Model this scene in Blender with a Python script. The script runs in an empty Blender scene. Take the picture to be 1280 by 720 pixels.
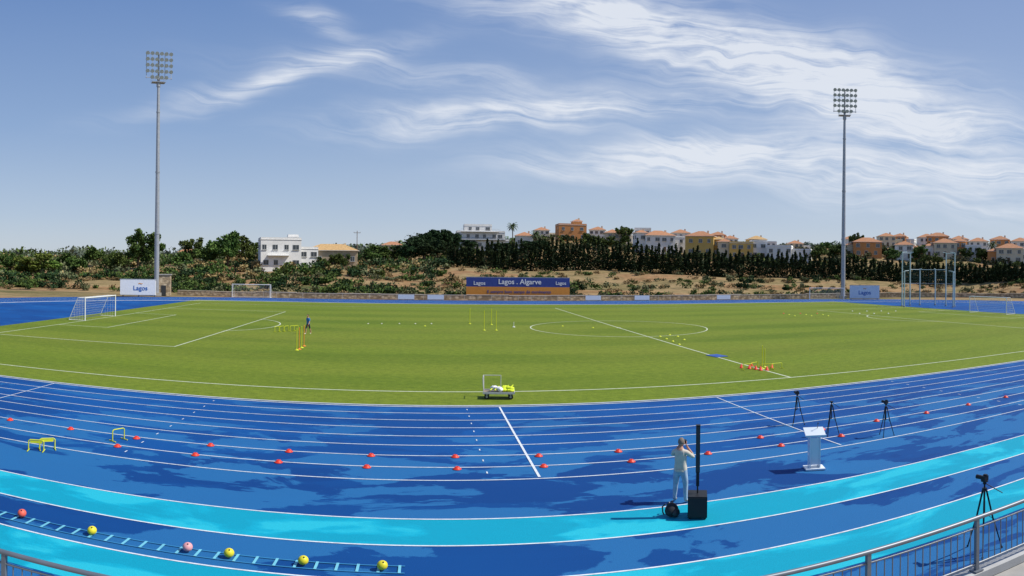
import bpy, bmesh, math, random
import numpy as np
from mathutils import Vector, Matrix
rnd = random.Random(7); nr = np.random.default_rng(11)
S = bpy.context.scene
S.view_settings.view_transform = 'Standard'; S.view_settings.look = 'None'
S.view_settings.exposure = 0; S.view_settings.gamma = 1
CAMH = 6.2; PPR = 840.0          # eye height (m); photo pixels per radian of the panorama
def az(px): return (px - 530) / PPR
def at(px, r):                   # bearing of a photographed feature + range in metres
    a = az(px); return (r * math.sin(a), r * math.cos(a))
# ---------------------------------------------------------------- materials
def new_mat(name):
    m = bpy.data.materials.new(name); m.use_nodes = True
    nt = m.node_tree; b = nt.nodes['Principled BSDF']; return m, nt, b
def N(nt, t, **kw):
    n = nt.nodes.new(t)
    for k, v in kw.items(): setattr(n, k, v)
    return n
def ramp(nt, fac, stops, interp='LINEAR'):
    r = nt.nodes.new('ShaderNodeValToRGB'); r.color_ramp.interpolation = interp
    e = r.color_ramp.elements
    while len(e) < len(stops): e.new(0.5)
    for i, (p, c) in enumerate(stops):
        e[i].position = p; e[i].color = (c[0], c[1], c[2], 1) if not isinstance(c, (int, float)) else (c, c, c, 1)
    nt.links.new(fac, r.inputs[0]); return r.outputs[0]
def mixc(nt, fac, a, b, mode='MIX'):
    m = nt.nodes.new('ShaderNodeMix'); m.data_type = 'RGBA'; m.blend_type = mode
    for s, v in ((m.inputs[0], fac), (m.inputs[6], a), (m.inputs[7], b)):
        if hasattr(v, 'links'): nt.links.new(v, s)
        elif isinstance(v, (int, float)): s.default_value = v
        else: s.default_value = (v[0], v[1], v[2], 1)
    return m.outputs[2]
def math_(nt, op, a, b=None, c=None):
    m = nt.nodes.new('ShaderNodeMath'); m.operation = op
    for i, v in enumerate((a, b, c)):
        if v is None: continue
        if hasattr(v, 'links'): nt.links.new(v, m.inputs[i])
        else: m.inputs[i].default_value = v
    return m.outputs[0]
def noise(nt, vec, scale, detail=4, rough=0.55, dist=0.0):
    n = N(nt, 'ShaderNodeTexNoise'); n.inputs['Scale'].default_value = scale
    n.inputs['Detail'].default_value = detail; n.inputs['Roughness'].default_value = rough
    n.inputs['Distortion'].default_value = dist
    if vec is not None: nt.links.new(vec, n.inputs['Vector'])
    return n.outputs[0]
def pos(nt, sc=(1, 1, 1), loc=(0, 0, 0)):
    g = N(nt, 'ShaderNodeNewGeometry'); m = N(nt, 'ShaderNodeMapping')
    m.inputs['Scale'].default_value = sc; m.inputs['Location'].default_value = loc
    nt.links.new(g.outputs['Position'], m.inputs[0]); return m.outputs[0]
def bump(nt, b, h, s=0.3, d=0.02):
    n = N(nt, 'ShaderNodeBump'); n.inputs['Strength'].default_value = s; n.inputs['Distance'].default_value = d
    nt.links.new(h, n.inputs['Height']); nt.links.new(n.outputs[0], b.inputs['Normal'])
def mrange(nt, v, a, b, c, d, sm=True):
    n = N(nt, 'ShaderNodeMapRange'); n.interpolation_type = 'SMOOTHSTEP' if sm else 'LINEAR'; nt.links.new(v, n.inputs[0])
    for i, q in enumerate((a, b, c, d)): n.inputs[i + 1].default_value = q
    return n.outputs[0]
_mc = {}
def M(name, col, rough=0.6, var=0.12, scale=3.0, metal=0.0, bmp=0.0, spec=0.4):
    if name in _mc: return _mc[name]
    m, nt, b = new_mat(name)
    n = noise(nt, pos(nt), scale, 3, 0.6)
    c = ramp(nt, n, [(0.3, [x * (1 - var) for x in col]), (0.7, [min(1, x * (1 + var)) for x in col])])
    nt.links.new(c, b.inputs['Base Color']); b.inputs['Roughness'].default_value = rough
    b.inputs['Metallic'].default_value = metal; b.inputs['Specular IOR Level'].default_value = spec
    if bmp: bump(nt, b, n, bmp, 0.02)
    _mc[name] = m; return m
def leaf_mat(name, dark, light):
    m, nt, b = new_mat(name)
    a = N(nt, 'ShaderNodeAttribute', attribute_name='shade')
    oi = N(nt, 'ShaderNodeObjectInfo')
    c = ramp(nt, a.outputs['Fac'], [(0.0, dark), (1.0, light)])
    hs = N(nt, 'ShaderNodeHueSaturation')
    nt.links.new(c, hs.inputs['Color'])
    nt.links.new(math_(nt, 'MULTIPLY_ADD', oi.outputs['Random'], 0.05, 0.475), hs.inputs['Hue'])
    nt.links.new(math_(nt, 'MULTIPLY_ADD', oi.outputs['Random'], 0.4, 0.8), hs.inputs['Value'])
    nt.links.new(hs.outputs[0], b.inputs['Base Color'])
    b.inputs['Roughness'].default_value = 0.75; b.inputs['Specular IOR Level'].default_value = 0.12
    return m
# ---------------------------------------------------------------- mesh builder
class MB:
    def __init__(s): s.v = []; s.f = []; s.m = []; s.sm = []
    def add(s, vs, fs, mi=0, smooth=False):
        o = len(s.v); s.v += [tuple(v) for v in vs]
        for f in fs: s.f.append([i + o for i in f]); s.m.append(mi); s.sm.append(smooth)
    def box(s, c, d, mi=0, rz=0.0, mat=None):
        x, y, z = d[0] / 2, d[1] / 2, d[2] / 2
        P = [Vector((a * x, b * y, e * z)) for e in (-1, 1) for a, b in ((-1, -1), (1, -1), (1, 1), (-1, 1))]
        R = mat if mat is not None else Matrix.Rotation(rz, 3, 'Z')
        P = [R @ p + Vector(c) for p in P]
        s.add(P, [(3, 2, 1, 0), (4, 5, 6, 7), (0, 1, 5, 4), (1, 2, 6, 5), (2, 3, 7, 6), (3, 0, 4, 7)], mi)
    def cyl(s, a, b, r0, r1=None, n=8, mi=0, caps=True, smooth=True):
        r1 = r0 if r1 is None else r1
        a = Vector(a); b = Vector(b); d = (b - a)
        if d.length < 1e-6: return
        d.normalize(); u = d.orthogonal().normalized(); w = d.cross(u)
        P = []
        for c, r in ((a, r0), (b, r1)):
            for i in range(n):
                t = 2 * math.pi * i / n; P.append(c + u * (r * math.cos(t)) + w * (r * math.sin(t)))
        s.add(P, [(i, (i + 1) % n, n + (i + 1) % n, n + i) for i in range(n)], mi, smooth)
        if caps:
            s.add(P[:n], [tuple(reversed(range(n)))], mi); s.add(P[n:], [tuple(range(n))], mi)
    def tube(s, pts, r, n=6, mi=0):
        for i in range(len(pts) - 1):
            ra = r[i] if isinstance(r, (list, tuple)) else r; rb = r[i + 1] if isinstance(r, (list, tuple)) else r
            s.cyl(pts[i], pts[i + 1], ra, rb, n, mi)
            if 0 < i: s.sph(pts[i], (ra, ra, ra), 6, 4, mi)
    def sph(s, c, r, nu=12, nv=8, mi=0, zmin=-1.0, mod=None):
        P = []; F = []
        if isinstance(r, (int, float)): r = (r, r, r)
        for j in range(nv + 1):
            ph = -math.pi / 2 + math.pi * j / nv
            for i in range(nu):
                th = 2 * math.pi * i / nu
                p = Vector((math.cos(ph) * math.cos(th), math.cos(ph) * math.sin(th), max(zmin, math.sin(ph))))
                if mod: p = mod(p)
                P.append(Vector((p.x * r[0], p.y * r[1], p.z * r[2])) + Vector(c))
        for j in range(nv):
            for i in range(nu):
                F.append((j * nu + i, j * nu + (i + 1) % nu, (j + 1) * nu + (i + 1) % nu, (j + 1) * nu + i))
        s.add(P, F, mi, True)
    def obj(s, name, mats, parent=None, loc=None, rz=0.0, link=True):
        me = bpy.data.meshes.new(name); me.from_pydata(s.v, [], s.f)
        for m in mats: me.materials.append(m)
        me.polygons.foreach_set('material_index', s.m); me.polygons.foreach_set('use_smooth', s.sm); me.update()
        o = bpy.data.objects.new(name, me)
        if link: S.collection.objects.link(o)
        if parent: o.parent = parent
        if loc is not None: o.location = loc
        o.rotation_euler[2] = rz
        return o
def inst(o, name, loc, rz=0, sc=1):
    n = bpy.data.objects.new(name, o.data); S.collection.objects.link(n); n.location = loc
    n.rotation_euler[2] = rz; n.scale = sc if isinstance(sc, tuple) else (sc, sc, sc); return n
def empty(name, loc=(0, 0, 0), rz=0):
    e = bpy.data.objects.new(name, None); S.collection.objects.link(e); e.location = loc; e.rotation_euler[2] = rz
    e.empty_display_size = 0.2; return e
def sheet(name, pts, z, mat):
    me = bpy.data.meshes.new(name); bm = bmesh.new()
    vs = [bm.verts.new((p[0], p[1], z)) for p in pts]; f = bm.faces.new(vs); bmesh.ops.triangulate(bm, faces=[f])
    for q in bm.faces:
        if q.normal.z < 0: q.normal_flip()
    bm.to_mesh(me); bm.free(); me.materials.append(mat)
    o = bpy.data.objects.new(name, me); S.collection.objects.link(o); return o
# ---------------------------------------------------------------- terrain
def sst(a, b, x):
    t = np.clip((x - a) / (b - a), 0, 1); return t * t * (3 - 2 * t)
TP = [-400, 200, 380, 470, 560, 620, 713, 820, 900, 960, 1080, 1180, 1280, 1500]
TV = [1.0, 1.0, 2.0, 5.0, 9.0, 10.5, 12.5, 10.0, 8.6, 7.2, 9.2, 9.2, 7.3, 6]
def hgt(x, y):
    x = np.asarray(x, float); y = np.asarray(y, float)
    dx = np.maximum(0, np.abs(x - 20) - 112); dy = np.maximum(0, y - 127.5); d = np.hypot(dx, dy)
    t = np.clip(d / 62, 0, 1); st = t * 4; fl = np.floor(st); fr = st - fl
    tt = (fl + sst(0.55, 1.0, fr)) / 4 * 0.6 + t * 0.4
    h = 5.6 * tt
    r = np.hypot(x, y); px = 530 + PPR * np.arctan2(x, np.maximum(y, 1e-3)); px = np.where(y < 0, 1500, px)
    T = np.interp(px, TP, TV)
    h = h + T * sst(205, 300, r) * sst(0, 30, d) + 3.2 * sst(295, 345, r) * sst(560, 720, px)
    w = sst(0, 25, d)
    h = h + w * (0.35 * np.sin(x * 0.13 + 1.3 * np.sin(y * 0.07)) + 0.25 * np.sin(y * 0.21 + x * 0.05))
    h = h + sst(700, 2500, r) * 8 * (1 + np.sin(px * 0.011))
    return np.where(d > 0, h, 0) - 0.08
def H(x, y): return float(hgt(x, y))
def build_ground():
    A = np.concatenate([np.radians(np.arange(-180, -62, 6)), np.radians(np.arange(-62, 72, 0.5)), np.radians(np.arange(72, 180, 6))])
    R = np.concatenate([np.arange(3, 117, 12.0), np.arange(117, 340, 2.2), np.geomspace(340, 6000, 40)])
    AA, RR = np.meshgrid(A, R); X = RR * np.sin(AA); Y = RR * np.cos(AA); Z = hgt(X, Y)
    nA, nR = len(A), len(R)
    V = np.stack([X.ravel(), Y.ravel(), Z.ravel()], 1); V = np.vstack([V, [[0, 0, -0.08]]])
    F = []
    for j in range(nR - 1):
        for i in range(nA):
            k = (i + 1) % nA; F.append((j * nA + i, (j + 1) * nA + i, (j + 1) * nA + k, j * nA + k))
    for i in range(nA): F.append((nR * nA, i, (i + 1) % nA))
    m, nt, b = new_mat('dry_ground')
    p = pos(nt)
    n1 = noise(nt, pos(nt, (0.3, 1, 1)), 0.06, 5, 0.65, 0.4); n2 = noise(nt, p, 0.5, 4, 0.7); n3 = noise(nt, p, 3.0, 2, 0.7)
    c1 = ramp(nt, n1, [(0.28, (0.07, 0.09, 0.03)), (0.40, (0.20, 0.16, 0.07)), (0.5, (0.36, 0.26, 0.14)), (0.57, (0.34, 0.19, 0.10)), (0.68, (0.14, 0.13, 0.05))])
    c2 = ramp(nt, n2, [(0.3, (0.65, 0.65, 0.6)), (0.7, (1.2, 1.15, 1.1))])
    c = mixc(nt, 1.0, c1, c2, 'MULTIPLY')
    c = mixc(nt, math_(nt, 'MULTIPLY', n3, 0.4), c, (0.10, 0.095, 0.04))
    nt.links.new(c, b.inputs['Base Color']); b.inputs['Roughness'].default_value = 0.95
    b.inputs['Specular IOR Level'].default_value = 0.1; bump(nt, b, n2, 0.6, 0.3)
    me = bpy.data.meshes.new('ground'); me.from_pydata(V.tolist(), [], F); me.materials.append(m)
    me.polygons.foreach_set('use_smooth', [True] * len(F)); me.update()
    o = bpy.data.objects.new('ground', me); S.collection.objects.link(o)
build_ground()
# ---------------------------------------------------------------- track + pitch
XL, XR, YC, RI = -22.2, 62.2, 69.7, 40.4          # bend centres, inner kerb radius
LW = 1.30
def arc(cx, r, a0, a1, n=48):
    return [(cx + r * math.cos(math.radians(a0 + (a1 - a0) * i / n)), YC + r * math.sin(math.radians(a0 + (a1 - a0) * i / n))) for i in range(n + 1)]
def track_mat():
    m, nt, b = new_mat('blue_tartan'); p = pos(nt)
    big = noise(nt, pos(nt, (0.55, 1.25, 1), (3, 2, 0)), 0.42, 7, 0.6, 0.5)
    big2 = noise(nt, pos(nt, (0.5, 1.0, 1), (13, 5, 0)), 0.2, 5, 0.6, 0.3)
    fine = noise(nt, p, 45, 2, 0.75); soft = noise(nt, p, 0.12, 2, 0.5); mid = noise(nt, pos(nt, (0.12, 2.2, 1)), 0.8, 3, 0.6)
    g = N(nt, 'ShaderNodeNewGeometry'); sx = N(nt, 'ShaderNodeSeparateXYZ'); nt.links.new(g.outputs['Position'], sx.inputs[0]); Yc = sx.outputs[1]
    base = ramp(nt, soft, [(0.35, (0.003, 0.065, 0.245)), (0.65, (0.004, 0.088, 0.31))])
    base = mixc(nt, mrange(nt, Yc, 17, 23, 0.6, 0.0), base, (0.002, 0.047, 0.19))
    base = mixc(nt, math_(nt, 'MULTIPLY', mid, 0.4), base, (0.003, 0.042, 0.18))
    dry = mixc(nt, fine, (0.012, 0.120, 0.31), (0.028, 0.16, 0.37))
    v = math_(nt, 'ADD', big, mrange(nt, Yc, 27, 18, -0.03, 0.045))
    v = math_(nt, 'ADD', v, mrange(nt, Yc, 28, 60, 0.0, -0.05))
    mk = ramp(nt, v, [(0.520, 0.0), (0.540, 1.0)])
    mk2 = ramp(nt, big2, [(0.52, 0.0), (0.53, 1.0)])
    c = mixc(nt, math_(nt, 'MULTIPLY', mk2, 0.35), base, (0.002, 0.034, 0.165))
    c = mixc(nt, math_(nt, 'MULTIPLY', mk, mrange(nt, Yc, 30, 19, 0.4, 0.8)), c, dry)
    c = mixc(nt, 0.35, c, mixc(nt, 1.0, c, ramp(nt, fine, [(0.3, 0.45), (0.7, 1.55)]), 'MULTIPLY'))
    nt.links.new(c, b.inputs['Base Color'])
    b.inputs['Roughness'].default_value = 0.75
    b.inputs['Specular IOR Level'].default_value = 0.15; bump(nt, b, fine, 0.25, 0.01)
    return m
def band_mat():
    m, nt, b = new_mat('cyan_tartan'); p = pos(nt)
    big = noise(nt, pos(nt, (0.55, 1.1, 1), (4, 9, 0)), 0.4, 6, 0.55, 0.5); fine = noise(nt, p, 45, 2, 0.7)
    c = ramp(nt, big, [(0.46, (0.003, 0.29, 0.42)), (0.50, (0.004, 0.345, 0.49)), (0.53, (0.018, 0.42, 0.54))])
    c = mixc(nt, 0.3, c, mixc(nt, 1.0, c, ramp(nt, fine, [(0.3, 0.5), (0.7, 1.5)]), 'MULTIPLY'))
    nt.links.new(c, b.inputs['Base Color']); b.inputs['Roughness'].default_value = 0.75
    b.inputs['Specular IOR Level'].default_value = 0.15; bump(nt, b, fine, 0.25, 0.01); return m
RO = RI + 8 * LW + 2.2
Yn = YC - RO
sheet('running_track', [(-130, 6.7), (210, 6.7), (210, Yn)] + arc(XR, RO, -90, 90) + arc(XL, RO, 90, 270) + [(-130, Yn)], 0.0, track_mat())
band = band_mat()
for y0, y1 in ((14.05, 15.64), (10.6, 12.2)):
    sheet('painted_track_band', [(-125, y0), (205, y0), (205, y1), (-125, y1)], 0.004, band)
def grass_mat():
    m, nt, b = new_mat('mown_grass'); p = pos(nt)
    g = N(nt, 'ShaderNodeNewGeometry'); sx = N(nt, 'ShaderNodeSeparateXYZ'); nt.links.new(g.outputs['Position'], sx.inputs[0])
    wob = noise(nt, p, 0.3, 2)
    st = math_(nt, 'SINE', math_(nt, 'ADD', math_(nt, 'MULTIPLY', sx.outputs[1], 2 * math.pi / 9.6), math_(nt, 'MULTIPLY', wob, 1.4)))
    stf = mrange(nt, st, -0.5, 0.5, 0, 1)
    n1 = noise(nt, pos(nt, (0.35, 1, 1)), 0.12, 4, 0.6); n2 = noise(nt, p, 2.2, 4, 0.75); n3 = noise(nt, p, 30, 2, 0.8)
    a = mixc(nt, stf, (0.106, 0.160, 0.011), (0.136, 0.192, 0.015))
    c = mixc(nt, math_(nt, 'MULTIPLY', ramp(nt, n1, [(0.35, 0.0), (0.65, 1.0)]), .65), a, (0.180, 0.212, 0.024))
    c = mixc(nt, mrange(nt, sx.outputs[1], 32, 48, .35, 0), c, (0.14, 0.205, 0.016))
    c = mixc(nt, 1.0, c, ramp(nt, n2, [(0.25, (0.66, 0.72, 0.6)), (0.75, (1.28, 1.22, 1.35))]), 'MULTIPLY')
    c = mixc(nt, 1.0, c, ramp(nt, n3, [(0.25, 0.55), (0.75, 1.4)]), 'MULTIPLY')
    nt.links.new(c, b.inputs['Base Color']); b.inputs['Roughness'].default_value = 0.8
    b.inputs['Specular IOR Level'].default_value = 0.12; bump(nt, b, n3, 0.5, 0.02); return m
GX0, GX1, GY0, GY1 = -38.5, 77.0, 29.3, 110.1
sheet('grass_pitch', [(GX0, GY0), (GX1, GY0), (GX1, GY1), (GX0, GY1)], 0.006, grass_mat())
def paint(name, alb, wear):
    m, nt, b = new_mat(name); n = noise(nt, pos(nt), 6, 3, 0.7)
    c = ramp(nt, n, [(0.25, [x * wear for x in alb]), (0.55, alb)]); nt.links.new(c, b.inputs['Base Color']); b.inputs['Roughness'].default_value = 0.7; return m
white = paint('white_line_paint', (0.68, 0.73, 0.78), 0.65); chalk = paint('pitch_line_paint', (0.60, 0.64, 0.48), 0.6)
def strips(name, segs, z, mat):      # polylines with width, one mesh
    mb = MB()
    for pts, w, closed in segs:
        n = len(pts); P = [Vector((p[0], p[1])) for p in pts]; L = []; Rr = []
        for i in range(n):
            if closed: d = P[(i + 1) % n] - P[i - 1]
            else: d = P[min(i + 1, n - 1)] - P[max(i - 1, 0)]
            d.normalize(); q = Vector((-d.y, d.x)) * w / 2; L.append(P[i] + q); Rr.append(P[i] - q)
        vs = [(p.x, p.y, z) for p in Rr + L]; fs = []
        for i in range(n if closed else n - 1):
            k = (i + 1) % n; fs.append((i, k, n + k, n + i))
        mb.add(vs, fs)
    return mb.obj(name, [mat])
segs = []
for k in range(9):
    r = RI + 0.12 + k * LW
    rg = [(XL + i * (XR - XL) / 20, YC - r) for i in range(21)] + arc(XR, r, -90, 90)[1:] + arc(XL, r, 90, 270)[:-1]
    segs.append((rg, 0.055 if k else 0.09, True))
    if k: segs.append(([(-110, YC - r), (XL - 0.1, YC - r)], 0.055, False))
for y in (15.67, 14.02, 12.23): segs.append(([(-125, y), (205, y)], 0.055, False))
strips('track_lane_lines', segs, 0.010, white)
yo = YC - RI - 8 * LW; segs = []
for x, w in ((3.35, 0.08), (13.6, 0.05), (-17.8, 0.05)): segs.append(([(x, yo + 0.02), (x, 29.1)], w, False))
for x in (1.9, -9.2, 24.0):
    for k in range(8):
        y = yo + k * LW + 0.5
        segs.append(([(x, y), (x, y + 0.2)], 0.04, False))
strips('track_cross_lines', segs, 0.014, white)
PX0, PX1, PY0, PY1, HX, HY = -34.8, 74.4, 32.8, 100.8, 20.0, 66.8
def ring(cx, cy, r, a0=0, a1=360, n=64): return [(cx + r * math.cos(math.radians(a0 + (a1 - a0) * i / n)), cy + r * math.sin(math.radians(a0 + (a1 - a0) * i / n))) for i in range(n + (a1 - a0 < 360))]
w = 0.12; segs = [([(PX0, PY0), (PX1, PY0)], w, False), ([(PX0, PY1), (PX1, PY1)], w, False), ([(PX0, PY0 + .07), (PX0, PY1 - .07)], w, False), ([(PX1, PY0 + .07), (PX1, PY1 - .07)], w, False),
    ([(HX, PY0 + .07), (HX, PY1 - .07)], w, False)]
z2 = [(ring(HX, HY, 9.15), w, True), (ring(HX, HY, 0.15, n=12), 0.2, True)]
for gx, s in ((PX0, 1), (PX1, -1)):
    for dx, hy in ((16.7, 20.16), (5.5, 9.16)):
        segs += [([(gx + s * .07, HY - hy), (gx + s * (dx - .06), HY - hy)], w, False), ([(gx + s * .07, HY + hy), (gx + s * (dx - .06), HY + hy)], w, False), ([(gx + s * dx, HY - hy - .06), (gx + s * dx, HY + hy + .06)], w, False)]
    a = 53; pr = ring(gx + s * 11, HY, 9.15, -a if s > 0 else 180 - a, a if s > 0 else 180 + a, 30); z2.append((pr, w, False))
strips('pitch_markings', segs, 0.012, chalk); strips('pitch_circle_markings', z2, 0.016, chalk)
mk = MB()
rr = RI - 0.03; pts = [(XL, YC - rr), (XR, YC - rr)] + arc(XR, rr, -90, 90)[1:] + arc(XL, rr, 90, 270)[:-1]
for i in range(len(pts)):
    a, b2 = pts[i], pts[(i + 1) % len(pts)]
    mk.cyl((a[0], a[1], 0.03), (b2[0], b2[1], 0.03), 0.028, n=5)
mk.obj('track_kerb', [M('kerb_white', (0.62, 0.64, 0.66))])
# ---------------------------------------------------------------- common mats
mWhite = M('white_enamel', (0.78, 0.78, 0.77), 0.4, 0.04); mGalv = M('galvanised_steel', (0.36, 0.38, 0.41), 0.45, 0.12, 2, 0.35)
mDark = M('dark_metal', (0.035, 0.037, 0.04), 0.45); mBlack = M('black_plastic', (0.012, 0.012, 0.014), 0.5, 0.2, 20)
mYel = M('yellow_plastic', (0.62, 0.66, 0.02), 0.45, 0.06); mRed = M('red_plastic', (0.72, 0.045, 0.02), 0.45, 0.06); mOr = M('orange_plastic', (0.75, 0.22, 0.02), 0.5, 0.06)
mSkin = M('skin', (0.45, 0.24, 0.16), 0.55, 0.06); mConc = M('concrete', (0.33, 0.32, 0.30), 0.9, 0.2, 1.2, bmp=0.3)
mNet = M('net_cord', (0.6, 0.6, 0.6), 0.8, 0.02); mGlass = M('window_glass', (0.03, 0.04, 0.05), 0.12, 0.3, 0.5, spec=0.8)
# ---------------------------------------------------------------- goals
def goal(x, y, rz, name='football_goal', depth=2.0):
    e = empty(name, (x, y, 0), rz); m = MB(); W, Hh = 7.32, 2.44
    for sx in (-1, 1):
        m.cyl((sx * W / 2, 0, 0), (sx * W / 2, 0, Hh), 0.06, n=8); m.cyl((sx * W / 2, 0, Hh), (sx * W / 2, depth * .45, Hh), 0.03, n=6)
        m.cyl((sx * W / 2, depth * .45, Hh), (sx * W / 2, depth, 0.03), 0.03, n=6); m.cyl((sx * W / 2, 0, .03), (sx * W / 2, depth, .03), 0.03, n=6)
    m.cyl((-W / 2 - .06, 0, Hh), (W / 2 + .06, 0, Hh), 0.06, n=8); m.cyl((-W / 2, depth, .03), (W / 2, depth, .03), 0.03, n=6)
    m.cyl((-W / 2, depth * .45, Hh), (W / 2, depth * .45, Hh), 0.025, n=6)
    m.obj('goal_frame', [mWhite], e); q = MB(); r = 0.009
    for i in range(25):
        X = -W / 2 + W * i / 24; q.cyl((X, .05, Hh), (X, depth * .45, Hh), r, n=3, caps=False); q.cyl((X, depth * .45, Hh), (X, depth, .05), r, n=3, caps=False)
    for j in range(1, 9):
        t = j / 9; Y = depth * .45 + depth * .55 * t; Z = Hh * (1 - t)
        q.cyl((-W / 2, Y, Z), (W / 2, Y, Z), r, n=3, caps=False)
        for sx in (-1, 1): q.cyl((sx * W / 2, 0.02, Z), (sx * W / 2, Y, Z), r, n=3, caps=False)
    for j in range(1, 6):
        Y = depth * j / 6; zt = Hh if Y < depth * .45 else Hh * (1 - (Y - depth * .45) / (depth * .55))
        for sx in (-1, 1): q.cyl((sx * W / 2, Y, .05), (sx * W / 2, Y, zt), r, n=3, caps=False)
    q.obj('goal_net', [mNet], e); return e
goal(PX0, HY, math.radians(90)); goal(PX1, HY, math.radians(-90))
x, y = at(315, 127); goal(x, 122.3, math.radians(2)); x, y = at(1034, 143); goal(x, y, math.radians(-30))
# ---------------------------------------------------------------- floodlight towers
def tower(px, r, top, aim):
    x, y = at(px, r); e = empty('floodlight_tower', (x, y, 0), aim); m = MB()
    m.box((0, 0, 0.3), (1.6, 1.6, 0.6), 1)
    zs = [0.6, 12, 24, 36, top - 5.5]; rs = [0.50, 0.45, 0.38, 0.31, 0.25]
    for i in range(4): m.cyl((0, 0, zs[i]), (0, 0, zs[i + 1]), rs[i], rs[i + 1], 12); m.cyl((0, 0, zs[i + 1] - .15), (0, 0, zs[i + 1] + .15), rs[i + 1] + .06, n=12)
    m.obj('mast', [mGalv, mConc], e); h = MB(); zt = top - 6.8
    h.cyl((0, 0, zt + 1), (0, 0, top), 0.2, 0.15, 8)
    for k in range(5): h.box((0, -0.25, zt + 1.5 + k * 1.25), (5.2, 0.12, 0.12))
    for sx in (-2.45, -1.2, 1.2, 2.45): h.box((sx, -0.2, zt + 4), (0.09, 0.09, 5.4))
    h.box((0, 0.1, zt + 0.6), (2.6, 1.5, 0.08)); h.cyl((0, 0, zt - .3), (0, 0, zt + .6), .4, n=10)
    for sx in (-1.3, 1.3):
        for sy in (-.65, .85): h.cyl((sx, sy, zt + .6), (sx, sy, zt + 1.6), .03, n=5)
    for sy in (-.65, .85): h.cyl((-1.3, sy, zt + 1.6), (1.3, sy, zt + 1.6), .03, n=5); h.cyl((-1.3, sy, zt + 1.1), (1.3, sy, zt + 1.1), .025, n=5)
    h.obj('head_frame', [mGalv], e); L = MB()
    for k in range(5):
        for i in range(6):
            if k == 0 and i in (0, 5): continue
            c = Vector((-2.3 + i * 0.92, -0.62, zt + 1.55 + k * 1.25)); f = Vector((0, -0.88, -0.47))
            L.cyl(c - f * .16, c + f * .12, .17, .40, 10, 0); L.cyl(c + f * .12, c + f * .16, .40, .40, 10, 1)
            L.box(c - f * .26, (.22, .22, .26), 2)
    L.obj('lamps', [M('lamp_shell', (0.34, 0.35, 0.37), 0.4, 0.1), M('lamp_glass', (0.45, 0.48, 0.5), 0.15, 0.1, spec=0.9), mDark], e)
tower(196, 130, 48.3, math.radians(35)); tower(1054, 150, 47.6, math.radians(-28))
# ---------------------------------------------------------------- boards
def text(s, size, loc, mat, parent, name='lettering', rx=90):
    c = bpy.data.curves.new(name, 'FONT'); c.body = s; c.size = size; c.align_x = 'CENTER'; c.align_y = 'CENTER'; c.extrude = 0.01; c.offset = size * 0.012
    o = bpy.data.objects.new(name, c); S.collection.objects.link(o); o.data.materials.append(mat); o.parent = parent
    o.location = loc; o.rotation_euler = (math.radians(rx), 0, 0); return o
def board(name, px, r, w, z0, z1, cols, texts, rz=None, depth=.25):
    x, y = at(px, r); e = empty(name, (x, y, 0), -az(px) if rz is None else rz); m = MB(); n = len(cols)
    zs = np.linspace(z1, z0, n + 1)
    for i, c in enumerate(cols): m.box((0, -0.005 * i, (zs[i] + zs[i + 1]) / 2), (w, depth, zs[i] - zs[i + 1] - .004), i)
    k = len(cols)
    m.box((0, .05, z1 + .06), (w + .2, depth, .1), k); m.box((0, .05, z0 - .06), (w + .2, depth, .1), k)
    ns = max(1, int(w / 3))
    for i in range(ns + 1):
        X = -w / 2 + .3 + i * (w - .6) / ns; m.box((X, depth / 2 + .08, (z1 - .3) / 2), (.14, .12, max(.3, z1 + .2)), k); m.cyl((X, depth / 2 + min(1.4, z1), 0), (X, depth / 2 + .1, z1 * .8), .05, n=5, mi=k)
    m.obj('panel', cols + [mGalv], e)
    for s, sz, X, Z, mt in texts: text(s, sz, (X, -depth / 2 - .03, Z), mt, e)
    return e
mNavy = M('navy_panel', (0.03, 0.055, 0.24), 0.5, 0.1); mAmb = M('amber_panel', (0.60, 0.25, 0.04), 0.5, 0.08); mPan = M('white_panel', (0.72, 0.74, 0.76), 0.5, 0.04)
mTeal = M('logo_blue', (0.02, 0.12, 0.4), 0.5)
board('advertising_board', 648, 128.2, 19.8, 0.7, 4.2, [mNavy, mAmb], [('Lagos . Algarve', 1.35, 0.3, 3.4, mWhite), ('E sempre bom tempo de movimento', .82, 0.2, 1.5, mNavy), ('Lagos', 1.0, -7.4, 3.1, mWhite), ('Lagos', .9, 8.2, 3.2, mWhite)], rz=-0.06)
board('white_sponsor_board', 173, 126, 6.6, .35, 3.15, [mPan], [('Lagos', 1.2, .5, 1.6, mTeal), ('~', 1.4, .5, 2.5, mAmb)], rz=.33, depth=1.8)
board('white_sponsor_board', 1081, 144, 6.4, .3, 3.0, [mPan], [('Lagos', 1.2, 0, 1.5, mTeal), ('~', 1.2, 0, 2.4, mAmb)], rz=-.5)
for px_ in (508, 545, 742, 803, 905): board('low_barrier_board', px_, 122.9 / math.cos(az(px_)), 3.0, .15, .95, [mPan], [], rz=0, depth=.06)
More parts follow.
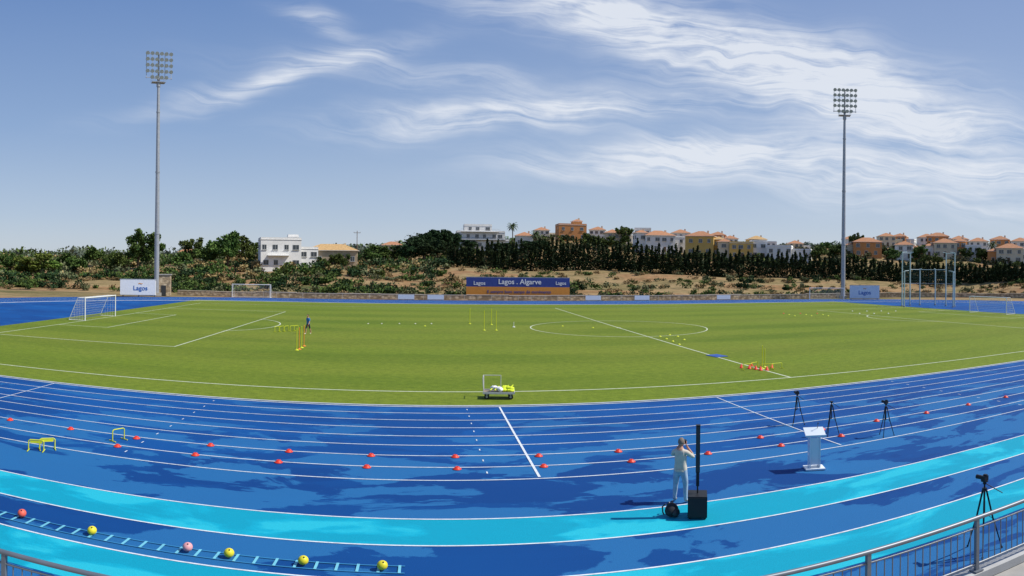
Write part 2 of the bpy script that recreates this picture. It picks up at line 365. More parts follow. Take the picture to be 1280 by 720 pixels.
# ---------------------------------------------------------------- stone wall + far fence
def stone_mat():
    m, nt, b = new_mat('rubble_stone'); p = pos(nt, (1, 1, 1.6)); v = N(nt, 'ShaderNodeTexVoronoi'); v.inputs['Scale'].default_value = 1.6; nt.links.new(p, v.inputs['Vector'])
    sp = N(nt, 'ShaderNodeSeparateColor'); nt.links.new(v.outputs['Color'], sp.inputs[0])
    c = ramp(nt, sp.outputs[0], [(0, (0.34, 0.25, 0.15)), (0.5, (0.50, 0.39, 0.25)), (1, (0.60, 0.49, 0.34))])
    c = mixc(nt, ramp(nt, v.outputs['Distance'], [(0.35, 0.0), (0.7, 0.7)]), c, (0.16, 0.12, 0.08))
    nt.links.new(c, b.inputs['Base Color']); b.inputs['Roughness'].default_value = .95; bump(nt, b, v.outputs['Distance'], -.6, .08); return m
mStone = stone_mat()
wl = MB(); path = [(-48, 125.3)] + [(x, 125.3 + .15 * math.sin(x * .2)) for x in range(-40, 96, 8)] + [(105, 122), (116, 115), (124, 105), (129, 92)]
for a, b2 in zip(path[:-1], path[1:]):
    d = Vector((b2[0] - a[0], b2[1] - a[1])); L = d.length; ang = math.atan2(d.y, d.x); hh = .95 + rnd.uniform(-.1, .1)
    wl.box(((a[0] + b2[0]) / 2, (a[1] + b2[1]) / 2, hh / 2 - .05), (L - .004, .5, hh), 0, ang); wl.box(((a[0] + b2[0]) / 2, (a[1] + b2[1]) / 2, hh), (L - .01, .58, .1), 1, ang)
wl.obj('stone_wall', [mStone, M('wall_capping', (0.55, 0.46, 0.34), .9, .2, 1)])
fb = MB()
for x in np.arange(-30, 88, 2.5):
    fb.cyl((x, 123.6, 0), (x, 123.6, 1.0), .025, n=5)
fb.box((29, 123.6, 1.0), (118, .04, .04))
fb.obj('perimeter_fence', [M('fence_paint', (0.5, 0.5, 0.48), .5)])
hb = MB()
x, y = at(206, 131); hb.box((x, y, 2.0), (2.4, 2.4, 4.0), 0, .3); hb.box((x, y, 4.08), (2.7, 2.7, .16), 1, .3); hb.box((x + .3, y - 1.22, 1.0), (.9, .1, 2.0), 2, .3)
hb.obj('stone_hut', [mStone, mConc, mDark])
# ---------------------------------------------------------------- vegetation
def leaves(C, Rad, n, size):
    C = np.asarray(C, float); Rad = np.asarray(Rad, float); k = len(C)
    d = nr.normal(size=(k, n, 3)); d /= np.linalg.norm(d, axis=2, keepdims=True); rr_ = nr.random((k, n, 1)) ** .45
    P = C[:, None] + d * rr_ * Rad[:, None]
    u = nr.normal(size=(k, n, 3)); u /= np.linalg.norm(u, axis=2, keepdims=True)
    v = np.cross(u, nr.normal(size=(k, n, 3))); v /= np.linalg.norm(v, axis=2, keepdims=True)
    s = size * (0.6 + 0.8 * nr.random((k, n, 1)))
    Q = np.stack([P - u * s, P + v * s * .7, P + u * s, P - v * s * .7], 2)
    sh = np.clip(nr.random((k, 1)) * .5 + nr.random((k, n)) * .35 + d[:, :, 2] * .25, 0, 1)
    return Q.reshape(-1, 3), sh.reshape(-1)
def leaf_obj(name, Qs, shs, mi, mats, extra=None):
    V = np.vstack(Qs); sh = np.concatenate(shs); nq = len(V) // 4; mi = np.concatenate(mi) if mi else np.zeros(nq, int)
    ev = extra.v if extra else []; ef = extra.f if extra else []
    nv = len(V); allv = np.vstack([V, np.array(ev).reshape(-1, 3)]) if ev else V
    faces = np.arange(nq * 4).reshape(-1, 4).tolist() + [[i + nv for i in f] for f in ef]
    me = bpy.data.meshes.new(name); me.from_pydata(allv.tolist(), [], faces)
    for m in mats: me.materials.append(m)
    me.polygons.foreach_set('material_index', list(map(int, mi)) + ([len(mats) - 1] * len(ef)))
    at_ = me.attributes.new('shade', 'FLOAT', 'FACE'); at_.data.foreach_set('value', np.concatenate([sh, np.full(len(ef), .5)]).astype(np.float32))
    me.update(); o = bpy.data.objects.new(name, me); return o
lf_green = leaf_mat('foliage_green', (0.022, 0.050, 0.012), (0.12, 0.17, 0.04))
lf_lime = leaf_mat('foliage_bright', (0.05, 0.09, 0.015), (0.20, 0.26, 0.05))
lf_dark = leaf_mat('foliage_dark', (0.008, 0.022, 0.009), (0.038, 0.070, 0.024))
lf_olive = leaf_mat('foliage_olive', (0.06, 0.075, 0.035), (0.20, 0.205, 0.10))
lf_dry = leaf_mat('foliage_dry', (0.14, 0.09, 0.04), (0.38, 0.27, 0.13))
lf_far = leaf_mat('foliage_hazy', (0.08, 0.11, 0.095), (0.18, 0.22, 0.15))  # aerial haze painted into the leaf colours of the far trees
bark = M('bark', (0.10, 0.075, 0.05), .95, .3, 3, bmp=.5)
def tree_proto(kind):
    ex = MB(); C = []; R = []
    if kind in ('round', 'lime'):
        ex.tube([(0, 0, -.4), (.15, 0, 1.2), (.1, .1, 2.4)], [.28, .22, .17], 7)
        for i in range(10):
            a = i * 2.4 + rnd.random(); h = 2.6 + rnd.random() * 4.0; q = rnd.uniform(.8, 2.6)
            p = (q * math.cos(a), q * math.sin(a), h); ex.tube([(.1, .1, 2.2), (p[0] * .5, p[1] * .5, 2.2 + (h - 2.2) * .6), p], [.13, .08, .04], 5)
            C.append(p); R.append((rnd.uniform(1.0, 1.6),) * 2 + (rnd.uniform(.8, 1.3),))
            for j in range(3): C.append((p[0] + rnd.uniform(-1.2, 1.2), p[1] + rnd.uniform(-1.2, 1.2), p[2] + rnd.uniform(-.9, 1))); R.append((rnd.uniform(.5, .95),) * 3)
        Q, s = leaves(C, R, 85, .23)
    elif kind == 'pine':
        ex.tube([(0, 0, -.4), (.2, 0, 3), (.1, .2, 5.6)], [.3, .22, .16], 7)
        for i in range(11):
            a = i * 2.4; q = rnd.uniform(.6, 3.2); p = (q * math.cos(a), q * math.sin(a), 6.0 + rnd.uniform(-.5, 1.2) - q * .15)
            ex.tube([(.1, .15, 4.6), (p[0] * .6, p[1] * .6, 5.4), p], [.12, .07, .03], 5); C.append(p); R.append((1.2, 1.2, .6))
            C.append((p[0] * .7, p[1] * .7, p[2] + .5)); R.append((.9, .9, .5))
            C.append((p[0] * .8, p[1] * .8, p[2] - 1.6)); R.append((1.0, 1.0, .7))
        Q, s = leaves(C, R, 110, .22)
    elif kind == 'bush':
        for i in range(12): C.append((rnd.uniform(-1.1, 1.1), rnd.uniform(-1.1, 1.1), rnd.uniform(.3, 1.4))); R.append((rnd.uniform(.45, .8),) * 3)
        ex.tube([(0, 0, -.2), (.1, 0, .7)], [.1, .05], 5); Q, s = leaves(C, R, 60, .17)
    mats = {'round': lf_green, 'lime': lf_lime, 'pine': lf_dark, 'bush': lf_green}[kind]
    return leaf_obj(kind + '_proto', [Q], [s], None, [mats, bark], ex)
rounds = [tree_proto('round') for _ in range(4)]; pines = [tree_proto('pine') for _ in range(3)]; bushes = [tree_proto('bush') for _ in range(4)]; limes = [tree_proto('lime') for _ in range(2)]
def plant(name, protos, px, r, height, width=None, base=7.5, dz=0.0):
    x, y = at(px, r); p = rnd.choice(protos); s = height / base; sw = (width / 6.5) if width else s
    return inst(p, name, (x, y, H(x, y) + dz), rnd.uniform(0, 6.28), (sw, sw, s))
for px, r, h, wd in ((150, 185, 7, 7), (173, 190, 11.0, 10.5), (189, 196, 8, 7), (138, 188, 7, 6), (262, 205, 8.5, 8), (284, 200, 12, 10), (300, 210, 10, 9), (318, 214, 8, 7), (240, 215, 9, 9), (118, 210, 7, 9),
    (425, 186, 5.5, 6), (438, 190, 5, 5), (404, 184, 4, 4.5), (476, 230, 8, 9), (462, 215, 6, 7), (495, 240, 7, 8), (735, 268, 6, 7), (782, 280, 9, 7.5), (758, 262, 6, 8), (910, 262, 5, 6), (1020, 250, 6, 7), (1045, 255, 6, 8), (1068, 262, 9, 6), (1150, 256, 6, 7), (1228, 256, 6, 7), (1115, 250, 5, 7), (1207, 258, 5, 6)):
    plant('broadleaf_tree', rounds, px, r, h, wd)
for px, r, h, wd in ((45, 188, 6.6, 10.5), (62, 192, 5.2, 8), (30, 192, 5, 7)): plant('almond_tree', limes, px, r, h, wd)
for px, r, h, wd in ((98, 190, 5.6, 8), (8, 198, 5.5, 8), (84, 205, 6, 9), (225, 200, 5.5, 7)): plant('olive_tree', rounds, px, r, h, wd)
for px, r, h, wd in ((518, 225, 9.5, 8), (530, 232, 10.5, 8), (543, 238, 11, 8.5), (556, 240, 10.5, 8.5), (568, 246, 8.5, 7.5), (508, 220, 7, 7), (548, 225, 8, 9), (532, 218, 7, 8), (586, 262, 4.5, 6), (628, 240, 5.5, 8), (660, 245, 6, 8), (676, 250, 5.5, 7), (645, 236, 4, 7)):
    plant('pine_tree', pines, px, r, h, wd)
for px, r, h in ((377, 168, 3), (352, 166, 3.4), (396, 165, 3), (366, 172, 2.8), (470, 170, 3), (440, 172, 3)):
    plant('shrub', bushes, px, r, h, h * 2.6, base=2.1)
def hedge():
    C = []; R = []; px = 562.0
    while px < 1420:
        r = 205 + 8 * math.sin(px * .006) + rnd.uniform(-1.2, 1.2); x, y = at(px, r); z = H(x, y)
        ht = np.interp(px, [560, 600, 700, 900, 1100, 1280, 1420], [6.4, 8.2, 8.6, 7.8, 6.6, 5.6, 5.2]) * rnd.uniform(.84, 1.14)
        for k in range(8):
            t = k / 7; C.append((x + rnd.uniform(-.15, .15), y + rnd.uniform(-.4, .4), z + .2 + t * (ht - .6))); q = 1.25 - .95 * t ** 1.7; R.append((q, q, ht / 9))
        px += rnd.uniform(4.2, 6.6)
    Q, s = leaves(C, R, 75, .27); o = leaf_obj('cypress_hedge', [Q], [s], None, [lf_dark]); S.collection.objects.link(o)
hedge()
def mass(name, n, pxr, rr_, hs, mats, per=28, size=.2, wf=1.3, rows=None, keep=None):
    C = []; R = []; MI = []
    for i in range(n):
        px = rnd.uniform(*pxr); r = rnd.uniform(*rr_) if rows is None else rnd.choice(rows) / math.cos(az(px)) + rnd.gauss(0, .6)
        x, y = at(px, r)
        if y < 128 and abs(x - 20) < 108: continue
        if keep and not keep(x, y): continue
        h = rnd.uniform(*hs); z = H(x, y); mi = rnd.randrange(len(mats))
        for k in range(4): C.append((x + rnd.gauss(0, h * .35 * wf), y + rnd.gauss(0, h * .3), z + h * rnd.uniform(.15, .75))); R.append((h * .4 * wf, h * .4 * wf, h * .34)); MI.append(np.full(per, mi))
    Q, s = leaves(C, R, per, size); o = leaf_obj(name, [Q], [s], MI, mats); S.collection.objects.link(o)
mass('scrub_vegetation', 780, (-80, 1400), (130, 205), (.5, 1.5), [lf_dry, lf_olive, lf_dry, lf_green], 22, .2, 1.8)
mass('terrace_shrub_rows', 430, (-40, 1400), None, (1.2, 2.2), [lf_dark, lf_green, lf_olive], 40, .22, 1.2, rows=[131, 133.5, 145, 160], keep=lambda x, y: math.sin(x * .09) + math.sin(x * .037 + y) > -.1)
mass('terrace_shrub_rows', 220, (-60, 540), None, (1.6, 2.8), [lf_dark, lf_green], 44, .25, 1.3, rows=[136, 150], keep=lambda x, y: math.sin(x * .16 + y) > -.5)
mass('scrub_vegetation', 440, (-60, 560), (165, 270), (1.4, 3.6), [lf_olive, lf_green, lf_dry, lf_dark], 40, .34, 1.5)
mass('village_greenery', 430, (540, 1420), (214, 300), (1.6, 4.0), [lf_green, lf_olive, lf_dark, lf_green], 40, .38, 1.4)
mass('distant_trees', 480, (-100, 560), (300, 620), (4, 8.5), [lf_far, lf_green, lf_far], 46, .75, 1.7)
mass('distant_trees', 200, (540, 1420), (350, 430), (3, 5), [lf_far, lf_green], 40, .6, 1.6)
def palm(px, r, h):
    x, y = at(px, r); m = MB(); m.tube([(0, 0, -.3), (.15, 0, h * .5), (.05, 0, h)], [.28, .2, .18], 7, 0)
    for i in range(26):
        a = i * 2.4; el = 1.2 - 1.8 * (i / 26); L = 2.6; prev = Vector((.05, 0, h)); d = Vector((math.cos(a) * math.cos(el), math.sin(a) * math.cos(el), math.sin(el)))
        for k in range(5):
            nx = prev + d * (L / 5); side = Vector((-math.sin(a), math.cos(a), 0)) * (.36 * (1 - abs(k - 1.5) / 4)); dn = Vector((0, 0, -.18))
            m.add([prev, nx, nx + side + dn, prev + side + dn, nx - side + dn, prev - side + dn], [(0, 1, 2, 3), (0, 5, 4, 1)], 1); prev = nx; d.z -= .32; d.normalize()
    m.obj('palm_tree', [bark, M('palm_frond', (0.05, 0.085, 0.025), .7)], loc=(x, y, H(x, y)))
palm(640, 262, 9.8); palm(669, 262, 6.5); palm(721, 300, 5.5); palm(1240, 262, 5.8)
# ---------------------------------------------------------------- houses
walls = {'w': M('whitewash', (0.76, 0.75, 0.72), .9, .06, .6), 'o': M('orange_render', (0.58, 0.25, 0.09), .9, .08, .6), 'y': M('yellow_render', (0.62, 0.41, 0.12), .9, .08, .6),
    't': M('tan_render', (0.44, 0.34, 0.22), .9, .12, .6), 'c': M('cream_render', (0.64, 0.56, 0.42), .9, .07, .6)}
tile = M('terracotta_tiles', (0.42, 0.20, 0.10), .9, .25, 2.5); tile2 = M('ochre_tiles', (0.50, 0.32, 0.14), .9, .25, 2.5); frameM = M('window_frame', (0.5, 0.5, 0.48), .6)
def house(name, px, r, vols, turn=0.0, z=None):
    x, y = at(px, r); zz = (H(x, y) if z is None else z); e = empty(name, (x, y, zz), -az(px) + turn)
    W = MB(); Rf = MB(); G = MB(); keys = []
    for vi, (ox, oy, w_, d_, z0, h_, wc, roof, st, nw) in enumerate(vols):
        if wc not in keys: keys.append(wc)
        wi = keys.index(wc); bz = z0 - (2.5 if z0 == 0 else 0)
        W.box((ox, oy, (bz + z0 + h_) / 2), (w_, d_, z0 + h_ - bz), wi); top = z0 + h_
        if roof == 'flat':
            Rf.box((ox, oy, top + .08), (w_ + .24, d_ + .24, .16), 2)
            for sy in (-1, 1): W.box((ox, oy + sy * (d_ / 2 - .1), top + .16 + .25), (w_, .2, .5), wi)
            for sx in (-1, 1): W.box((ox + sx * (w_ / 2 - .1), oy, top + .16 + .25), (.2, d_ - .41, .5), wi)
        else:
            mi = 1 if roof == 'hip2' else 0; o_ = .45; a, b_ = w_ / 2 + o_, d_ / 2 + o_; rh = min(a, b_) * .42; q = max(a - b_, .05)
            P = [(ox - a, oy - b_, top), (ox + a, oy - b_, top), (ox + a, oy + b_, top), (ox - a, oy + b_, top), (ox - q, oy, top + rh), (ox + q, oy, top + rh)]
            if a < b_: qq = b_ - a; P[4] = (ox, oy - qq, top + rh); P[5] = (ox, oy + qq, top + rh); fs = [(0, 1, 4), (1, 2, 5, 4), (2, 3, 5), (3, 0, 4, 5)]
            else: fs = [(0, 1, 5, 4), (1, 2, 5), (2, 3, 4, 5), (3, 0, 4)]
            Rf.add([(p[0], p[1], p[2] + .02) for p in P], fs, mi); Rf.box((ox, oy, top - .05), (2 * a, 2 * b_, .12), 2)
            Rf.box((ox + w_ * .25, oy, top + rh * .7), (.7, .7, 1.6), 3)
        sh_ = h_ / max(st, 1)
        for s_ in range(st):
            for i in range(nw):
                X = ox - w_ / 2 + w_ * (i + .5) / nw + rnd.uniform(-.15, .15) * w_ / max(nw, 1); Z = z0 + sh_ * s_ + sh_ * .52; ww = min(1.3, w_ / nw * .5) * rnd.choice((.8, 1, 1.25)); wh = 1.25
                door = s_ == 0 and i == nw // 2 and z0 == 0
                if door: Z = 1.1; wh = 2.1; ww = 1.0
                G.box((X, oy - d_ / 2 - .02, Z), (ww + .2, .07, wh + .2), 1); G.box((X, oy - d_ / 2 - .04, Z), (ww, .07, wh), 2 if door else 0)
                if not door: G.box((X, oy - d_ / 2 - .07, Z), (.07, .06, wh), 1); G.box((X, oy - d_ / 2 - .1, Z - wh / 2 - .12), (ww + .4, .3, .08), 1)
            for sx in (-1, 1):
                for i in range(2):
                    Y = oy - d_ / 4 + i * d_ / 2; Z = z0 + sh_ * s_ + sh_ * .52; G.box((ox + sx * (w_ / 2 + .02), Y, Z), (.07, 1.2, 1.2), 0)
    W.obj('walls', [walls[k] for k in keys], e); Rf.obj('roof', [tile, tile2, walls['w'], walls['c']], e); G.obj('windows_and_doors', [mGlass, frameM, M('door_wood', (0.12, 0.07, 0.04))], e)
    return e
def balcony(e, x0, x1, y, z, dep=1.4, mt=None):
    m = MB(); m.box(((x0 + x1) / 2, y - dep / 2, z), (x1 - x0, dep, .18))
    for k in range(int((x1 - x0) / .5) + 1): X = x0 + k * .5; m.cyl((X, y - dep + .05, z + .09), (X, y - dep + .05, z + 1), .03, n=4)
    m.box(((x0 + x1) / 2, y - dep + .05, z + 1.03), (x1 - x0, .08, .07)); m.obj('balcony', [mt or walls['w']], e)
e = house('white_house', 350, 188, [(-.2, 0, 11.2, 8, 0, 8.4, 'w', 'flat', 2, 4), (7.9, 1.2, 5.0, 7, 0, 6.0, 'w', 'flat', 2, 2), (4.2, 4.4, 3, 1.6, 8.4, 1.2, 'w', 'flat', 0, 0)], .12)
balcony(e, -4, 2, -4, 4.1)
house('farmhouse', 415, 192, [(0, 0, 14.5, 8, 0, 4.9, 't', 'hip2', 1, 5), (-8.7, 1.5, 3, 6, 0, 3.8, 't', 'flat', 1, 1)], -.05)
e = house('modern_white_house', 603, 268, [(0, 0, 20, 9, 0, 3.3, 'w', 'flat', 1, 6), (-1, .6, 19, 8, 3.5, 3.1, 'w', 'flat', 1, 6), (-2, 1.5, 11, 6, 6.8, 2.5, 'w', 'flat', 1, 3)], .1)
balcony(e, -9.5, 8.5, -3.6, 3.5, 2, mGlass); balcony(e, -9, 6, -3.4, 6.8, 1.6)
house('orange_house', 713, 300, [(0, 0, 12.5, 9, 0, 6.8, 'o', 'flat', 2, 3), (2.8, 1, 4, 5, 6.8, 2.0, 'o', 'hip', 0, 0)], .2)
house('white_villa', 822, 268, [(0, 0, 12, 9, 0, 6.6, 'w', 'hip', 2, 4), (7.5, 2, 7, 7, 0, 6.1, 'w', 'flat', 2, 2), (-7, 1, 4.6, 7, 0, 7.6, 'w', 'hip', 2, 1)], .25)
house('yellow_house', 876, 262, [(0, 0, 11, 9, 0, 7.8, 'y', 'hip', 2, 3), (7, 1.5, 5, 7, 0, 6.6, 'y', 'hip2', 2, 2)], -.15)
house('row_house', 925, 258, [(0, 0, 9, 9, 0, 5.8, 'y', 'flat', 2, 3), (7, .8, 6, 8, 0, 6.5, 'w', 'flat', 2, 2), (-6.2, 1, 5, 7, 0, 6.4, 'c', 'hip', 2, 1)], .1)
house('white_bungalow', 975, 252, [(0, 0, 9, 8, 0, 5.6, 'w', 'flat', 2, 3), (8.2, 1, 7, 7, 0, 4.4, 'w', 'flat', 1, 3)], -.1)
house('brick_coloured_house', 1083, 262, [(0, 0, 11, 8, 0, 5.6, 'o', 'hip', 2, 3), (-6.6, 1, 3.5, 6, 0, 4.4, 'c', 'hip', 1, 1)], .1)
house('white_villa', 1131, 262, [(0, 0, 7, 8, 0, 5.2, 'w', 'hip', 2, 2), (5, 1, 4, 7, 0, 4.0, 'o', 'hip', 1, 1)], -.1)
house('terracotta_roofed_house', 1180, 266, [(0, 0, 9, 8, 0, 5.6, 'c', 'hip', 2, 3), (6.3, 1, 5, 7, 0, 6.4, 'o', 'hip', 2, 2), (-6, 1, 4, 6, 0, 4.4, 'w', 'hip', 1, 1)], .15)
house('terracotta_roofed_house', 1262, 255, [(0, 0, 10, 8, 0, 5.7, 'c', 'hip', 2, 3), (7, .5, 6, 7, 0, 4.8, 'w', 'flat', 1, 2), (-6.3, .6, 4, 6, 0, 4.6, 'o', 'hip', 1, 1)], 0)
house('white_bungalow', 1216, 262, [(0, 0, 6, 7, 0, 5.0, 'w', 'flat', 2, 2)], .1)
house('cream_house', 765, 285, [(0, 0, 7, 7, 0, 5.6, 'c', 'hip', 2, 2)], .1); house('cream_house', 655, 268, [(0, 0, 7, 7, 0, 5.0, 'w', 'hip', 1, 2)], 0)
house('cream_house', 234, 230, [(0, 0, 6, 6, 0, 4.6, 't', 'hip', 1, 2)], 0)
house('cream_house', 490, 270, [(0, 0, 8, 6, 0, 5.0, 'c', 'hip', 1, 2)], 0)
# upper tier of the hillside village
for px, cw_, rf, w_, h_, t_ in ((676, 'w', 'hip', 7, 5.0, .1), (747, 'w', 'hip', 8, 5.4, -.1), (778, 'c', 'hip', 7, 5.4, .2), (803, 'w', 'flat', 8, 6.4, 0), (850, 'w', 'hip', 9, 6.2, .1), (897, 'o', 'hip', 8, 6.2, -.1), (912, 'w', 'hip', 7, 5.4, .1), (945, 'y', 'hip2', 9, 5.6, .2), (960, 'w', 'flat', 8, 4.6, 0),
    (993, 'c', 'hip', 7, 4.0, .2), (1062, 'w', 'hip', 8, 4.4, 0), (1107, 'c', 'hip', 8, 5.2, .2), (1125, 'o', 'hip', 7, 5.4, -.2), (1158, 'w', 'hip', 9, 5.6, .1), (1172, 'o', 'hip', 10, 6.4, 0), (1198, 'c', 'hip', 8, 5.6, .2), (1222, 'w', 'hip', 9, 5.4, .1), (1250, 'o', 'hip', 9, 6.0, -.1), (1275, 'w', 'hip', 9, 6.2, .1)):
    house('hillside_house', px, rnd.uniform(312, 345), [(0, 0, w_, 8, 0, h_, cw_, rf, 2, 3), (w_ * .5 + 2, 1, 4, 6, 0, h_ * .65, rnd.choice('wc'), 'flat', 1, 1)], t_)
# ---------------------------------------------------------------- terrace + railing in front of stand
tb = MB(); tb.box((20, 3.35, .72), (160, 6.6, 1.5), 0); tb.box((20, 6.53, 1.55), (160, .24, .14), 1)
tb.obj('terrace_wall', [mConc, M('coping', (0.42, 0.42, 0.41), .85, .12, 2)])
rl = MB(); yR = 6.5
rl.cyl((-30, yR, 2.52), (40, yR, 2.52), .035, n=10); rl.cyl((-30, yR, 2.36), (40, yR, 2.36), .016, n=6); rl.cyl((-30, yR, 1.75), (40, yR, 1.75), .02, n=6)
for i in range(int(70 / .13)):
    x = -30 + i * .13
    if -3.5 < x < 1.5: continue
    rl.cyl((x, yR, 1.75), (x, yR, 2.36), .009, n=5, caps=False)
for x in np.arange(-30, 40, 1.95): rl.box((x, yR, 2.07), (.06, .05, .86)); rl.box((x, yR, 1.64), (.16, .14, .02))
rl.obj('metal_railing', [M('railing_steel', (0.18, 0.20, 0.23), .45, .1, 3, .4)])
# ---------------------------------------------------------------- training equipment
def lathe(prof, n=16, mi=0, m=None):
    m = m or MB(); P = []; F = []
    for r, z in prof:
        for i in range(n): P.append((r * math.cos(2 * math.pi * i / n), r * math.sin(2 * math.pi * i / n), z))
    for j in range(len(prof) - 1):
        for i in range(n): F.append((j * n + i, j * n + (i + 1) % n, (j + 1) * n + (i + 1) % n, (j + 1) * n + i))
    m.add(P, F, mi, True); return m
def cone_proto(mat): return lathe([(.15, .0), (.152, .012), (.13, .018), (.118, .03), (.075, .085), (.045, .1), (.03, .098), (.03, .09)], 16).obj('marker_cone', [mat], link=False)
cr, cy_, cw = cone_proto(mRed), cone_proto(mYel), cone_proto(mWhite)
def put_cone(p, x, y, s=1.0, z=0.012): return inst(p, 'marker_cone', (x, y, z), rnd.random() * 6, s)
for k in range(-7, 13):
    if k not in (3,): put_cone(cr, 1.05 + 2.66 * k, 21.2 + rnd.uniform(-.07, .07), .88)
for k in range(-4, 6): put_cone(cr, 1.0 + 2.68 * k + rnd.uniform(-.06, .06), 19.95 + rnd.uniform(-.07, .07), .88)
def grd(px, py):                       # ground range of a surveyed bearing/depression
    y0 = 334 + (px - 640) * .0098; r = CAMH / math.tan((py - y0) / PPR); return at(px, r)
for px in (461, 478, 500, 520, 540): put_cone(cw, *grd(px, 405), .6, .02)
for px, py in ((704, 408), (742, 410), (532, 408)): put_cone(cy_, *grd(px, py), .8, .02)
for px, py in ((826, 421), (834, 424), (842, 427), (850, 431), (856, 425), (838, 419), (848, 421)): put_cone(cy_, *grd(px, py), .9, .02)
for i in range(9): put_cone(cy_ if i % 3 else cr, *grd(980 + i * 7, 392 + (i % 3) * 1.5), .9, .02)
for i in range(7): put_cone(cw, *grd(1066 + i * 9, 389 + (i % 2) * 3), .8, .02)
def mini_hurdle(x, y, rz, w=.55, h=.42, mat=mYel, flat=True):
    m = MB()
    for s in (-1, 1):
        m.tube([(s * w / 2, -.18, .02), (s * w / 2, .18, .02)], .018, 6); m.tube([(s * w / 2, 0, .02), (s * w / 2, 0, h - .05), (s * (w / 2 - .05), 0, h)], .02, 6)
    m.cyl((-w / 2 + .05, 0, h), (w / 2 - .05, 0, h), .02, n=6)
    if flat: m.box((0, 0, h - .07), (w - .1, .012, .09))
    m.obj('mini_hurdle', [mat], loc=(x, y, .012), rz=rz)
x, y = grd(47, 564); mini_hurdle(x, y, .35, .5, .38); x, y = grd(61, 562); mini_hurdle(x, y, .7, .5, .38)
x, y = grd(150, 551); mini_hurdle(x, y, 1.1, .5, .42, mYel, False)
for i, px in enumerate((347, 353, 359, 366, 371)): x, y = grd(px, 415 - i * .3); mini_hurdle(x, y, 1.2, .7, .5, mYel, False)
def pole(px, py, h, mat=mYel):
    x, y = grd(px, py); m = lathe([(.16, 0), (.16, .03), (.05, .06), (.03, .1)], 10); m.cyl((0, 0, .05), (0, 0, h), .026, n=6); m.sph((0, 0, h), .03, 6, 4)
    m.obj('training_pole', [mat], loc=(x, y, .008))
for px, py, h, mm in ((372, 438, 1.6, mYel), (375, 437, 1.6, mOr), (378, 435, 1.6, mYel), (381, 433, 1.6, mOr), (606, 413, 1.9, mYel), (621, 413, 1.9, mYel), (588, 405, 1.7, mYel), (615, 406, 1.7, mYel), (954, 461, 1.45, mYel), (957, 459, 1.2, mYel), (643, 409, .5, mWhite)): pole(px, py, h, mm)
tc = MB(); lathe([(.16, 0), (.165, .03), (.13, .04), (.035, .32), (.02, .32)], 14, 0, tc); tall = tc.obj('training_cone', [mRed], link=False)
for px, py in ((928, 460), (938, 461), (946, 462), (952, 463), (960, 463), (966, 460), (941, 458)): inst(tall, 'training_cone', (*grd(px, py), .008), 0, .8)
for px, py, a in ((936, 462, .2), (944, 460, .5), (960, 462, -.3), (972, 461, .1)): x, y = grd(px, py); mini_hurdle(x, y, a, .8, .35, mYel, False)
m = MB(); x, y = grd(897, 445); m.box((0, 0, .022), (1.0, 1.3, .035), 0, .0)
for q in (-.4, 0, .4): m.box((0, q, .042), (.96, .03, .01), 1)
m.obj('gym_mat', [M('mat_vinyl', (0.03, 0.10, 0.38), .6), mNavy], loc=(x, y, .008), rz=.2)
al = MB(); yl = 12.74
for s in (-.17, .17): al.box((-6.6, yl + s, .018), (12.6, .035, .008), 0)
for i in range(32): al.box((-12.8 + i * .4, yl, .024), (.055, .375, .01), 1)
al.obj('agility_ladder', [M('strap_blue', (0.03, 0.20, 0.40), .6), M('rung_cyan', (0.16, 0.50, 0.62), .5)])
def ball(px, mat, dy=0.0):
    a = az(px); y = yl + dy; x = y * math.tan(a); m = MB(); m.sph((0, 0, .105), .105, 20, 14, 0)
    m.cyl((.02, -.05, .195), (.022, -.052, .205), .02, .015, 8, 1); m.obj('training_ball', [mat, mBlack], loc=(x, y, .028))
mPink = M('pink_rubber', (0.75, 0.35, 0.36), .5, .06)
ball(30, M('coral_rubber', (0.75, 0.12, 0.08), .5), .1); ball(118, M('yellow_rubber', (0.72, 0.62, 0.03), .45)); ball(238, mPink, 0); ball(290, bpy.data.materials['yellow_rubber'], -.02); ball(383, bpy.data.materials['yellow_rubber'], -.02); ball(482, bpy.data.materials['yellow_rubber'], -.05)
